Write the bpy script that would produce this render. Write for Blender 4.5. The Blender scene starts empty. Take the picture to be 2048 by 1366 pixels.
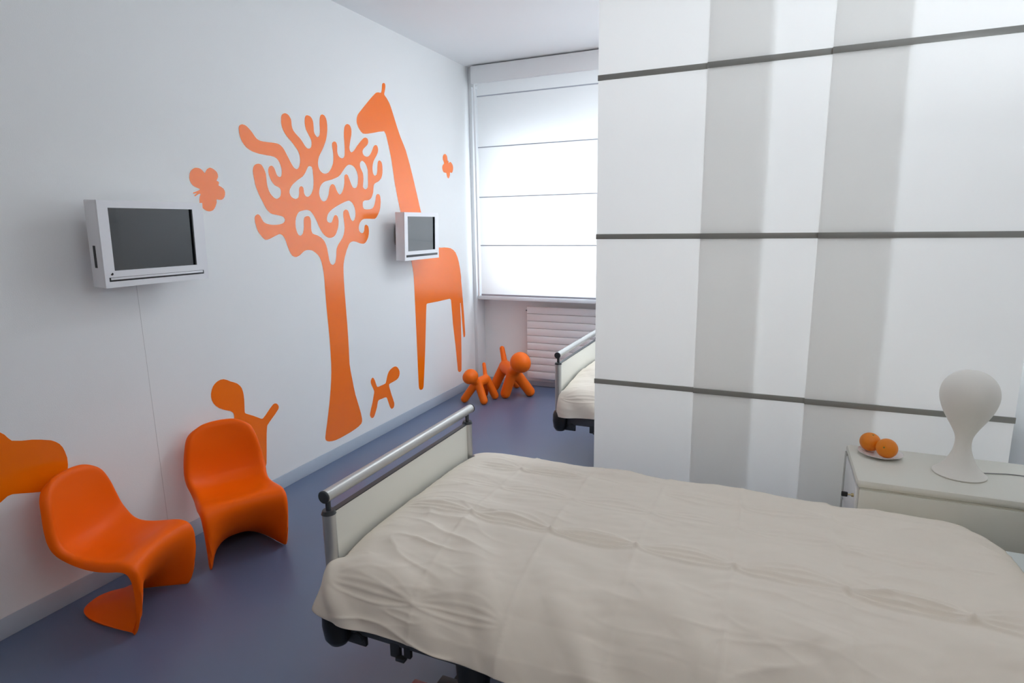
import bpy, bmesh, math
import numpy as np
from mathutils import Vector, Matrix, noise

# ------------------------------------------------------------------ camera, light, exposure
scene = bpy.context.scene
COL = scene.collection
cam_data = bpy.data.cameras.new('camera')
cam = bpy.data.objects.new('camera', cam_data)
COL.objects.link(cam)
cam_data.sensor_fit = 'HORIZONTAL'
cam_data.sensor_width = 36.0
cam_data.lens = 1200.0 / 2048.0 * 36.0
cam_data.clip_start = 0.05
yaw, pitch, roll = math.radians(-23.7), math.radians(10.97), math.radians(0.84)
fwd = Vector((math.sin(yaw) * math.cos(pitch), math.cos(yaw) * math.cos(pitch), -math.sin(pitch)))
right = Vector((math.cos(yaw), -math.sin(yaw), 0))
down = fwd.cross(right)
r2 = math.cos(roll) * right + math.sin(roll) * down
d2 = -math.sin(roll) * right + math.cos(roll) * down
cam.matrix_world = Matrix.Translation((2.83, 0, 1.65)) @ Matrix((r2, -d2, -fwd)).transposed().to_4x4()
scene.camera = cam

world = bpy.data.worlds.new('world')
scene.world = world
world.use_nodes = True
bg = world.node_tree.nodes['Background']
bg.inputs['Color'].default_value = (0.82, 0.90, 1.0, 1)      # bright overcast sky outside the windows
bg.inputs['Strength'].default_value = 4.1

# added fill lights out of frame, brightening the room beyond its daylight
def area(name, loc, rot, sx, sy, energy, col):
    ld = bpy.data.lights.new(name, 'AREA')
    ld.shape = 'RECTANGLE'; ld.size = sx; ld.size_y = sy; ld.energy = energy; ld.color = col
    lo = bpy.data.objects.new(name, ld)
    lo.location = loc; lo.rotation_euler = rot
    COL.objects.link(lo)
COOL = (0.88, 0.94, 1.0)
area('fill_uplight', (3.86, 0.85, 2.03), (math.pi, 0, 0), 0.14, 1.3, 18.0, COOL)  # added fill for the near bay
area('fill_uplight', (3.86, 4.30, 2.03), (math.pi, 0, 0), 0.14, 1.3, 18.0, COOL)  # added fill for the far bay
area('fill_downlight', (2.1, 4.35, 3.085), (0, 0, 0), 0.50, 1.15, 16.0, COOL)      # added fill for the far bed bay, hidden behind the panels
area('fill_downlight', (2.7, -0.75, 3.085), (0, 0, 0), 0.35, 0.35, 6.0, (1.0, 0.76, 0.52))   # added warm fill behind the camera

vs = scene.view_settings
vs.view_transform = 'Standard'; vs.look = 'None'; vs.gamma = 1.0; vs.use_curve_mapping = False
vs.exposure = 0.45
scene.display_settings.display_device = 'sRGB'
scene.cycles.max_bounces = 14
scene.cycles.diffuse_bounces = 8
scene.cycles.transmission_bounces = 8
scene.cycles.transparent_max_bounces = 12
scene.cycles.sample_clamp_indirect = 6.0

# ------------------------------------------------------------------ materials
MAT = {}
def mat(name, col, rough=0.5, metal=0.0, spec=0.5, bump=None, trans=0.0, var=None, alpha_glass=False, coat=0.0):
    m = bpy.data.materials.new(name); m.use_nodes = True
    nt = m.node_tree; b = nt.nodes['Principled BSDF']
    b.inputs['Base Color'].default_value = (*col, 1)
    b.inputs['Roughness'].default_value = rough
    b.inputs['Metallic'].default_value = metal
    b.inputs['Specular IOR Level'].default_value = spec
    b.inputs['Coat Weight'].default_value = coat
    tc = nt.nodes.new('ShaderNodeTexCoord')
    if var:                                                    # (scale, amount) mild tone variation
        n = nt.nodes.new('ShaderNodeTexNoise'); n.inputs['Scale'].default_value = var[0]; n.inputs['Detail'].default_value = 4
        mx = nt.nodes.new('ShaderNodeMix'); mx.data_type = 'RGBA'
        mx.inputs[6].default_value = (*[c * (1 - var[1]) for c in col], 1)
        mx.inputs[7].default_value = (*[min(1, c * (1 + var[1])) for c in col], 1)
        nt.links.new(tc.outputs['Object'], n.inputs['Vector'])
        nt.links.new(n.outputs['Fac'], mx.inputs[0]); nt.links.new(mx.outputs[2], b.inputs['Base Color'])
    if bump:                                                   # (scale, strength, distance)
        n = nt.nodes.new('ShaderNodeTexNoise'); n.inputs['Scale'].default_value = bump[0]; n.inputs['Detail'].default_value = 3
        bp = nt.nodes.new('ShaderNodeBump'); bp.inputs['Strength'].default_value = bump[1]; bp.inputs['Distance'].default_value = bump[2]
        nt.links.new(tc.outputs['Object'], n.inputs['Vector'])
        nt.links.new(n.outputs['Fac'], bp.inputs['Height']); nt.links.new(bp.outputs['Normal'], b.inputs['Normal'])
    if trans > 0:                                              # thin translucent cloth
        out = nt.nodes['Material Output']
        tr = nt.nodes.new('ShaderNodeBsdfTranslucent'); tr.inputs['Color'].default_value = (col[0], col[1] * 0.99, col[2] * 0.965, 1)
        ms = nt.nodes.new('ShaderNodeMixShader'); ms.inputs[0].default_value = trans
        nt.links.new(b.outputs[0], ms.inputs[1]); nt.links.new(tr.outputs[0], ms.inputs[2]); nt.links.new(ms.outputs[0], out.inputs[0])
    if alpha_glass:
        out = nt.nodes['Material Output']
        tr = nt.nodes.new('ShaderNodeBsdfTransparent'); tr.inputs['Color'].default_value = (*col, 1)
        gl = nt.nodes.new('ShaderNodeBsdfGlossy'); gl.inputs['Roughness'].default_value = 0.02
        ms = nt.nodes.new('ShaderNodeMixShader'); ms.inputs[0].default_value = 0.06
        nt.links.new(tr.outputs[0], ms.inputs[1]); nt.links.new(gl.outputs[0], ms.inputs[2]); nt.links.new(ms.outputs[0], out.inputs[0])
    MAT[name] = m
    return m

mat('wall_paint', (0.84, 0.85, 0.85), 0.8, spec=0.15, bump=(220, 0.25, 0.0015), var=(1.5, 0.012))
mat('back_wall_paint', (0.36, 0.33, 0.30), 0.7, spec=0.2)
mat('niche_paint', (0.91, 0.92, 0.92), 0.7, spec=0.2)
mat('ceiling_paint', (0.84, 0.85, 0.86), 0.7, spec=0.2, var=(1.0, 0.01))
mat('vinyl_floor', (0.104, 0.143, 0.245), 0.33, spec=1.0, var=(3, 0.05), bump=(60, 0.05, 0.001))
mat('baseboard_vinyl', (0.46, 0.52, 0.60), 0.4)
mat('white_paint', (0.82, 0.83, 0.84), 0.35)
mat('radiator_enamel', (0.90, 0.90, 0.91), 0.35)
mat('blind_cloth', (0.88, 0.89, 0.90), 0.8, spec=0.1, trans=0.45)
mat('blind_batten', (0.42, 0.44, 0.50), 0.5)
mat('panel_cloth', (0.945, 0.945, 0.94), 0.8, spec=0.05, trans=0.37)
mat('panel_bar', (0.30, 0.30, 0.28), 0.4, metal=0.2)
mat('orange_vinyl', (1.0, 0.185, 0.0), 0.22, spec=0.75)
mat('orange_plastic', (0.97, 0.13, 0.0), 0.40, spec=0.16)
mat('puppy_plastic', (0.93, 0.16, 0.005), 0.42, spec=0.25)
mat('white_plastic', (0.80, 0.80, 0.83), 0.22, spec=0.6)
mat('black_plastic', (0.012, 0.014, 0.016), 0.35)
mat('screen_glass', (0.006, 0.010, 0.015), 0.16, spec=0.9, coat=0.25)
mat('dark_plastic', (0.035, 0.042, 0.05), 0.4)
mat('aluminium', (0.52, 0.52, 0.51), 0.42, metal=0.75, bump=(400, 0.05, 0.0005))
mat('cream_laminate', (0.77, 0.76, 0.69), 0.45, var=(4, 0.01))
mat('steel_grey', (0.10, 0.11, 0.125), 0.45, metal=0.3)
mat('duvet_cotton', (0.83, 0.765, 0.675), 0.85, spec=0.15, bump=(500, 0.12, 0.0006), var=(2, 0.015))
mat('sheet_cotton', (0.72, 0.77, 0.76), 0.85, spec=0.15, bump=(500, 0.1, 0.0006))
mat('lamp_opal', (0.86, 0.84, 0.79), 0.5, spec=0.3)
mat('porcelain', (0.78, 0.77, 0.78), 0.15, spec=0.6)
mat('orange_peel', (0.85, 0.24, 0.005), 0.42, spec=0.5, bump=(180, 0.5, 0.001), var=(14, 0.08))
mat('stem_green', (0.20, 0.17, 0.03), 0.7)
mat('brass', (0.55, 0.45, 0.25), 0.3, metal=1.0)
mat('red_plastic', (0.25, 0.01, 0.01), 0.35)
mat('grey_cord', (0.30, 0.30, 0.30), 0.6)
mat('glass', (0.97, 0.98, 0.98), alpha_glass=True)
mat('seam_line', (0.60, 0.60, 0.60), 0.8)

# ------------------------------------------------------------------ helpers
def link_mesh(name, verts, faces, m, parent=None, smooth=False, loc=None):
    me = bpy.data.meshes.new(name)
    me.from_pydata([tuple(map(float, v)) for v in verts], [], [tuple(map(int, f)) for f in faces]); me.update()
    o = bpy.data.objects.new(name, me); COL.objects.link(o)
    if m: me.materials.append(MAT[m])
    if smooth: me.polygons.foreach_set('use_smooth', [True] * len(me.polygons))
    if parent: o.parent = parent
    if loc: o.location = loc
    return o

def from_bm(name, bm, m, parent=None, smooth=False):
    me = bpy.data.meshes.new(name)
    bmesh.ops.recalc_face_normals(bm, faces=bm.faces[:])
    bm.to_mesh(me); bm.free()
    o = bpy.data.objects.new(name, me); COL.objects.link(o)
    me.materials.append(MAT[m])
    if smooth: me.polygons.foreach_set('use_smooth', [True] * len(me.polygons))
    if parent: o.parent = parent
    return o

def add_box(bm, lo, hi, bev=0.0, seg=2):
    t = bmesh.new()
    bmesh.ops.create_cube(t, size=1)
    for v in t.verts:
        v.co = Vector([(lo[i] + hi[i]) / 2 + v.co[i] * (hi[i] - lo[i]) for i in range(3)])
    if bev > 0:
        bmesh.ops.bevel(t, geom=t.edges[:], offset=bev, segments=seg, affect='EDGES', profile=0.5)
    me = bpy.data.meshes.new('tmp'); t.to_mesh(me); t.free(); bm.from_mesh(me); bpy.data.meshes.remove(me)

def add_tube(bm, a, b, r, seg=24, r2=None, bev=0.0):
    a, b = Vector(a), Vector(b); d = b - a
    q = d.to_track_quat('Z', 'Y').to_matrix().to_4x4()
    t = bmesh.new()
    bmesh.ops.create_cone(t, cap_ends=True, segments=seg, radius1=r, radius2=r if r2 is None else r2, depth=d.length)
    if bev > 0:
        es = [e for e in t.edges if len(e.link_faces) == 2 and any(len(f.verts) > 4 for f in e.link_faces)]
        bmesh.ops.bevel(t, geom=es, offset=bev, segments=3, affect='EDGES')
    bmesh.ops.transform(t, matrix=Matrix.Translation((a + b) / 2) @ q, verts=t.verts[:])
    me = bpy.data.meshes.new('tmp'); t.to_mesh(me); t.free(); bm.from_mesh(me); bpy.data.meshes.remove(me)

def add_ball(bm, c, r, scale=(1, 1, 1), rot=None):
    t = bmesh.new()
    bmesh.ops.create_uvsphere(t, u_segments=32, v_segments=20, radius=r)
    M = Matrix.Translation(c) @ (rot.to_4x4() if rot else Matrix.Identity(4)) @ Matrix.Diagonal((*scale, 1))
    bmesh.ops.transform(t, matrix=M, verts=t.verts[:])
    me = bpy.data.meshes.new('tmp'); t.to_mesh(me); t.free(); bm.from_mesh(me); bpy.data.meshes.remove(me)

def smooth_by_angle(o, ang=35):
    me = o.data
    bm = bmesh.new(); bm.from_mesh(me)
    for f in bm.faces: f.smooth = True
    for e in bm.edges:
        if len(e.link_faces) == 2 and e.calc_face_angle(0) > math.radians(ang): e.smooth = False
    bm.to_mesh(me); bm.free()
    return o

def box(name, lo, hi, m, parent=None, bev=0.0):
    bm = bmesh.new(); add_box(bm, lo, hi, bev)
    return smooth_by_angle(from_bm(name, bm, m, parent))

def tube(name, a, b, r, m, parent=None, bev=0.0, r2=None, seg=32):
    bm = bmesh.new(); add_tube(bm, a, b, r, seg, r2, bev)
    return smooth_by_angle(from_bm(name, bm, m, parent))

def lathe(name, prof, m, parent=None, seg=64, loc=None):
    vs_, fs = [], []
    for r, z in prof:
        for k in range(seg):
            a = 2 * math.pi * k / seg
            vs_.append((r * math.cos(a), r * math.sin(a), z))
    n = len(prof)
    for i in range(n - 1):
        for k in range(seg):
            k2 = (k + 1) % seg
            fs.append((i * seg + k, i * seg + k2, (i + 1) * seg + k2, (i + 1) * seg + k))
    fs.append(tuple(reversed(range(seg)))); fs.append(tuple((n - 1) * seg + k for k in range(seg)))
    return smooth_by_angle(link_mesh(name, vs_, fs, m, parent, True, loc), 60)

def curve_tube(name, pts, r, m, parent=None):
    cu = bpy.data.curves.new(name, 'CURVE'); cu.dimensions = '3D'; cu.bevel_depth = r; cu.bevel_resolution = 3
    sp = cu.splines.new('NURBS'); sp.points.add(len(pts) - 1)
    for p, q in zip(sp.points, pts): p.co = (*q, 1)
    sp.use_endpoint_u = True; sp.order_u = 3
    return curve_to_mesh(name, cu, m, parent)

def curve_to_mesh(name, cu, m, parent=None):
    t = bpy.data.objects.new('tmp', cu); COL.objects.link(t)
    bpy.context.view_layer.update()
    me = bpy.data.meshes.new_from_object(t.evaluated_get(bpy.context.evaluated_depsgraph_get()))
    bpy.data.objects.remove(t)
    me.name = name
    o = bpy.data.objects.new(name, me); COL.objects.link(o)
    me.materials.clear(); me.materials.append(MAT[m])
    if parent: o.parent = parent
    return o

def bake(o):
    """Apply an object's modifiers to its mesh."""
    bpy.context.view_layer.update()
    me = bpy.data.meshes.new_from_object(o.evaluated_get(bpy.context.evaluated_depsgraph_get()))
    o.modifiers.clear(); o.data = me
    return o

def tag(o, label, cat, group=None):
    o['label'] = label; o['category'] = cat
    if group: o['group'] = group
    return o

def thing(name, label, cat, loc=(0, 0, 0), rotz=0.0, group=None):
    o = bpy.data.objects.new(name, None); COL.objects.link(o)
    o.location = loc; o.rotation_euler = (0, 0, rotz); o.empty_display_size = 0.1
    return tag(o, label, cat, group)

def struct(o):
    o['kind'] = 'structure'
    return o

def kids(o):
    return [c for c in bpy.data.objects if c.parent == o]

def copy_tree(o, parent=None):
    c = o.copy(); COL.objects.link(c); c.parent = parent
    for ch in kids(o): copy_tree(ch, c)
    return c

# ------------------------------------------------------------------ the room
XR, YF, YN, ZC, YB = 4.0, 5.48, 5.66, 3.14, -1.3      # right wall, window wall front, niche back, ceiling, back wall
struct(box('floor', (-0.1, YB - 0.1, -0.1), (XR + 0.1, YN + 0.1, 0.0), 'vinyl_floor'))
ce = struct(box('ceiling', (-0.1, YB - 0.1, ZC), (XR + 0.1, YN + 0.1, ZC + 0.1), 'ceiling_paint'))
box('fill_light_housing', (1.82, 3.75, 3.09), (2.38, 4.95, ZC), 'white_paint', ce, bev=0.004)  # made-up fixture for the added fill of the far bay
box('fill_light_housing', (2.50, -0.95, 3.09), (2.90, -0.55, ZC), 'white_paint', ce, bev=0.004)  # made-up fixture for the added warm fill
wl = struct(box('wall_left', (-0.1, YB - 0.1, 0.0), (0.0, YN + 0.1, ZC), 'wall_paint'))
box('wall_seam', (0.0, 1.933, 0.10), (0.0008, 1.9345, 1.43), 'seam_line', wl)
wr = struct(box('wall_right', (XR, YB - 0.1, 0.0), (XR + 0.1, YN + 0.1, ZC), 'wall_paint'))
for y_ in (0.85, 4.30):                                    # invented fixtures under the added uplights
    box('fill_light_trough', (XR - 0.22, y_ - 0.70, 1.94), (XR, y_ + 0.70, 2.02), 'white_paint', wr, bev=0.004)
struct(box('wall_back', (0.0, YB - 0.1, 0.0), (XR, YB, ZC), 'back_wall_paint'))
# window wall: niche back under the sill, piers, lintel
WX = [(0.22, 1.88), (2.08, 3.80)]; WZ0, WZ1 = 0.99, 2.50
bm = bmesh.new()
add_box(bm, (0.0, YN, 0.0), (XR, YN + 0.1, WZ0))
add_box(bm, (0.0, YN, WZ1), (XR, YN + 0.1, ZC))
for a, b in ((0.0, WX[0][0]), (WX[0][1], WX[1][0]), (WX[1][1], XR)):
    add_box(bm, (a, YN, WZ0), (b, YN + 0.1, WZ1))
struct(from_bm('wall_window', bm, 'niche_paint'))
struct(box('trim_1', (0.0, YF, 0.0), (0.035, YN, ZC), 'white_paint', bev=0.002))       # narrow pier beside the blind
struct(box('trim_2', (XR - 0.06, YF, 0.0), (XR, YN, ZC), 'white_paint', bev=0.002))
struct(box('trim_3', (0.035, YF + 0.02, 0.905), (XR - 0.06, YN, 0.945), 'white_paint', bev=0.004))   # sill
struct(box('trim_4', (0.035, YF, 2.96), (XR - 0.06, YN, ZC), 'wall_paint'))   # pelmet above the blinds
struct(box('baseboard_left', (0.0, YB, 0.0), (0.006, YF, 0.09), 'baseboard_vinyl', bev=0.002))
struct(box('baseboard_window', (0.035, YN - 0.006, 0.0), (XR - 0.06, YN, 0.05), 'baseboard_vinyl', bev=0.002))
struct(box('baseboard_right', (XR - 0.006, YB, 0.0), (XR, YF, 0.09), 'baseboard_vinyl', bev=0.002))
for i, (a, b) in enumerate(WX):
    w = bpy.data.objects.new('window_%d' % (i + 1), None); COL.objects.link(w); w.location = ((a + b) / 2, YN + 0.05, WZ0); struct(w)
    ox, oy, oz = w.location
    bm = bmesh.new(); y0, y1 = -0.03, 0.03; h = WZ1 - WZ0; hw = (b - a) / 2; f = 0.06
    add_box(bm, (-hw, y0, 0), (hw, y1, f)); add_box(bm, (-hw, y0, h - f), (hw, y1, h))
    add_box(bm, (-hw, y0, f), (-hw + f, y1, h - f)); add_box(bm, (hw - f, y0, f), (hw, y1, h - f))
    add_box(bm, (-hw + f, y0, 1.22), (hw - f, y1, 1.31))
    from_bm('window_frame', bm, 'white_paint', w)
    bm = bmesh.new(); add_box(bm, (-hw + f, -0.004, f), (hw - f, 0.004, h - f))
    from_bm('window_pane', bm, 'glass', w)

# ------------------------------------------------------------------ roman blinds
def make_blind(x0, x1, label):
    t = thing('roman_blind', label, 'blind', ((x0 + x1) / 2, YF - 0.06, 0.97), group='roman blinds over the windows')
    hw = (x1 - x0) / 2
    zs = [0.0, 0.486, 0.952, 1.42, 1.885, 2.10]
    V, F = [], []
    nz = 60; nx = 12
    for j in range(nz + 1):
        z = zs[-1] * j / nz
        seg = max(k for k in range(len(zs) - 1) if z >= zs[k] - 1e-9)
        u = (z - zs[seg]) / (zs[seg + 1] - zs[seg])
        y = 0.004 * math.sin(math.pi * u)
        for i in range(nx + 1):
            V.append((-hw + 2 * hw * i / nx, y, z))
    for j in range(nz):
        for i in range(nx):
            k = j * (nx + 1) + i; F.append((k, k + 1, k + nx + 2, k + nx + 1))
    link_mesh('blind_fabric', V, F, 'blind_cloth', t, True)
    for z in zs[1:5]:
        box('batten', (-hw, -0.007, z - 0.0045), (hw, -0.0005, z + 0.0045), 'blind_batten', t)
    box('bottom_bar', (-hw, -0.008, -0.014), (hw, 0.008, 0.004), 'blind_batten', t, bev=0.002)
    box('headrail', (-hw - 0.05, -0.03, 2.00), (hw + 0.03, 0.05, 2.155), 'white_paint', t, bev=0.004)
    tube('guide_rail', (-hw - 0.03, 0.0, -0.02), (-hw - 0.03, 0.0, 2.0), 0.011, 'white_paint', t)
    return t
make_blind(0.125, 1.98, 'white roman blind glowing with daylight, in the open left part of the window wall')
make_blind(2.06, 3.90, 'white roman blind on the window wall, right half, hidden behind the hanging fabric panels')

# ------------------------------------------------------------------ radiator in the niche
t = thing('radiator', 'white flat panel radiator with horizontal ribs below the window blind', 'radiator', (1.55, 5.60, 0.10))
for k in range(10):
    box('radiator_panel', (-1.0, -0.02, 0.0 + k * 0.0745), (1.0, 0.0, 0.0 + k * 0.0745 + 0.0705), 'radiator_enamel', t, bev=0.004)
box('back_plate', (-0.99, 0.0, 0.01), (0.99, 0.012, 0.735), 'radiator_enamel', t)
for sx in (-0.7, 0.7):
    box('bracket', (sx - 0.02, 0.012, 0.1), (sx + 0.02, 0.062, 0.7), 'radiator_enamel', t)
tube('vent_valve', (-1.0, -0.01, 0.70), (-1.014, -0.01, 0.70), 0.006, 'steel_grey', t)

# ------------------------------------------------------------------ hanging fabric panels dividing the room
PW = 0.767
panels = [(2.0, 2.962, 'white translucent fabric panel with grey bars hanging nearest the window blind, leftmost of three'),
          (2.50, 2.95, 'middle white translucent fabric panel with grey bars, overlapping both of its neighbours'),
          (2.99, 2.938, 'white translucent fabric panel with grey bars hanging behind the white lamp, rightmost of three')]
for x0, y, lab in panels:
    t = thing('fabric_panel', lab, 'curtain', (x0, y, 0.10), group='hanging fabric panels between the beds')
    V, F = [], []
    nz, nx = 60, 14
    for j in range(nz + 1):
        for i in range(nx + 1):
            x = PW * i / nx; z = 2.99 * j / nz
            V.append((x, 0.0015 * math.sin(5 * x + 2.0 * z + x0 * 3) * min(1, z), z))
    for j in range(nz):
        for i in range(nx):
            k = j * (nx + 1) + i; F.append((k, k + 1, k + nx + 2, k + nx + 1))
    link_mesh('panel_fabric', V, F, 'panel_cloth', t, True)
    for z in (0.0, 0.733, 1.475, 2.218):
        box('panel_batten', (-0.001, -0.009, z), (PW + 0.001, -0.002, z + 0.025), 'panel_bar', t, bev=0.001)
    box('carrier_rail', (0.0, -0.004, 2.99), (PW, 0.004, 3.02), 'aluminium', t)
t = thing('ceiling_track', 'slim aluminium ceiling track carrying the hanging fabric panels', 'curtain track', (2.0, 2.95, 3.11))
for y in (-0.012, 0.0, 0.012):
    box('track_channel', (0.0, y - 0.0055, 0.0), (1.99, y + 0.0055, 0.03), 'aluminium', t)

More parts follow.
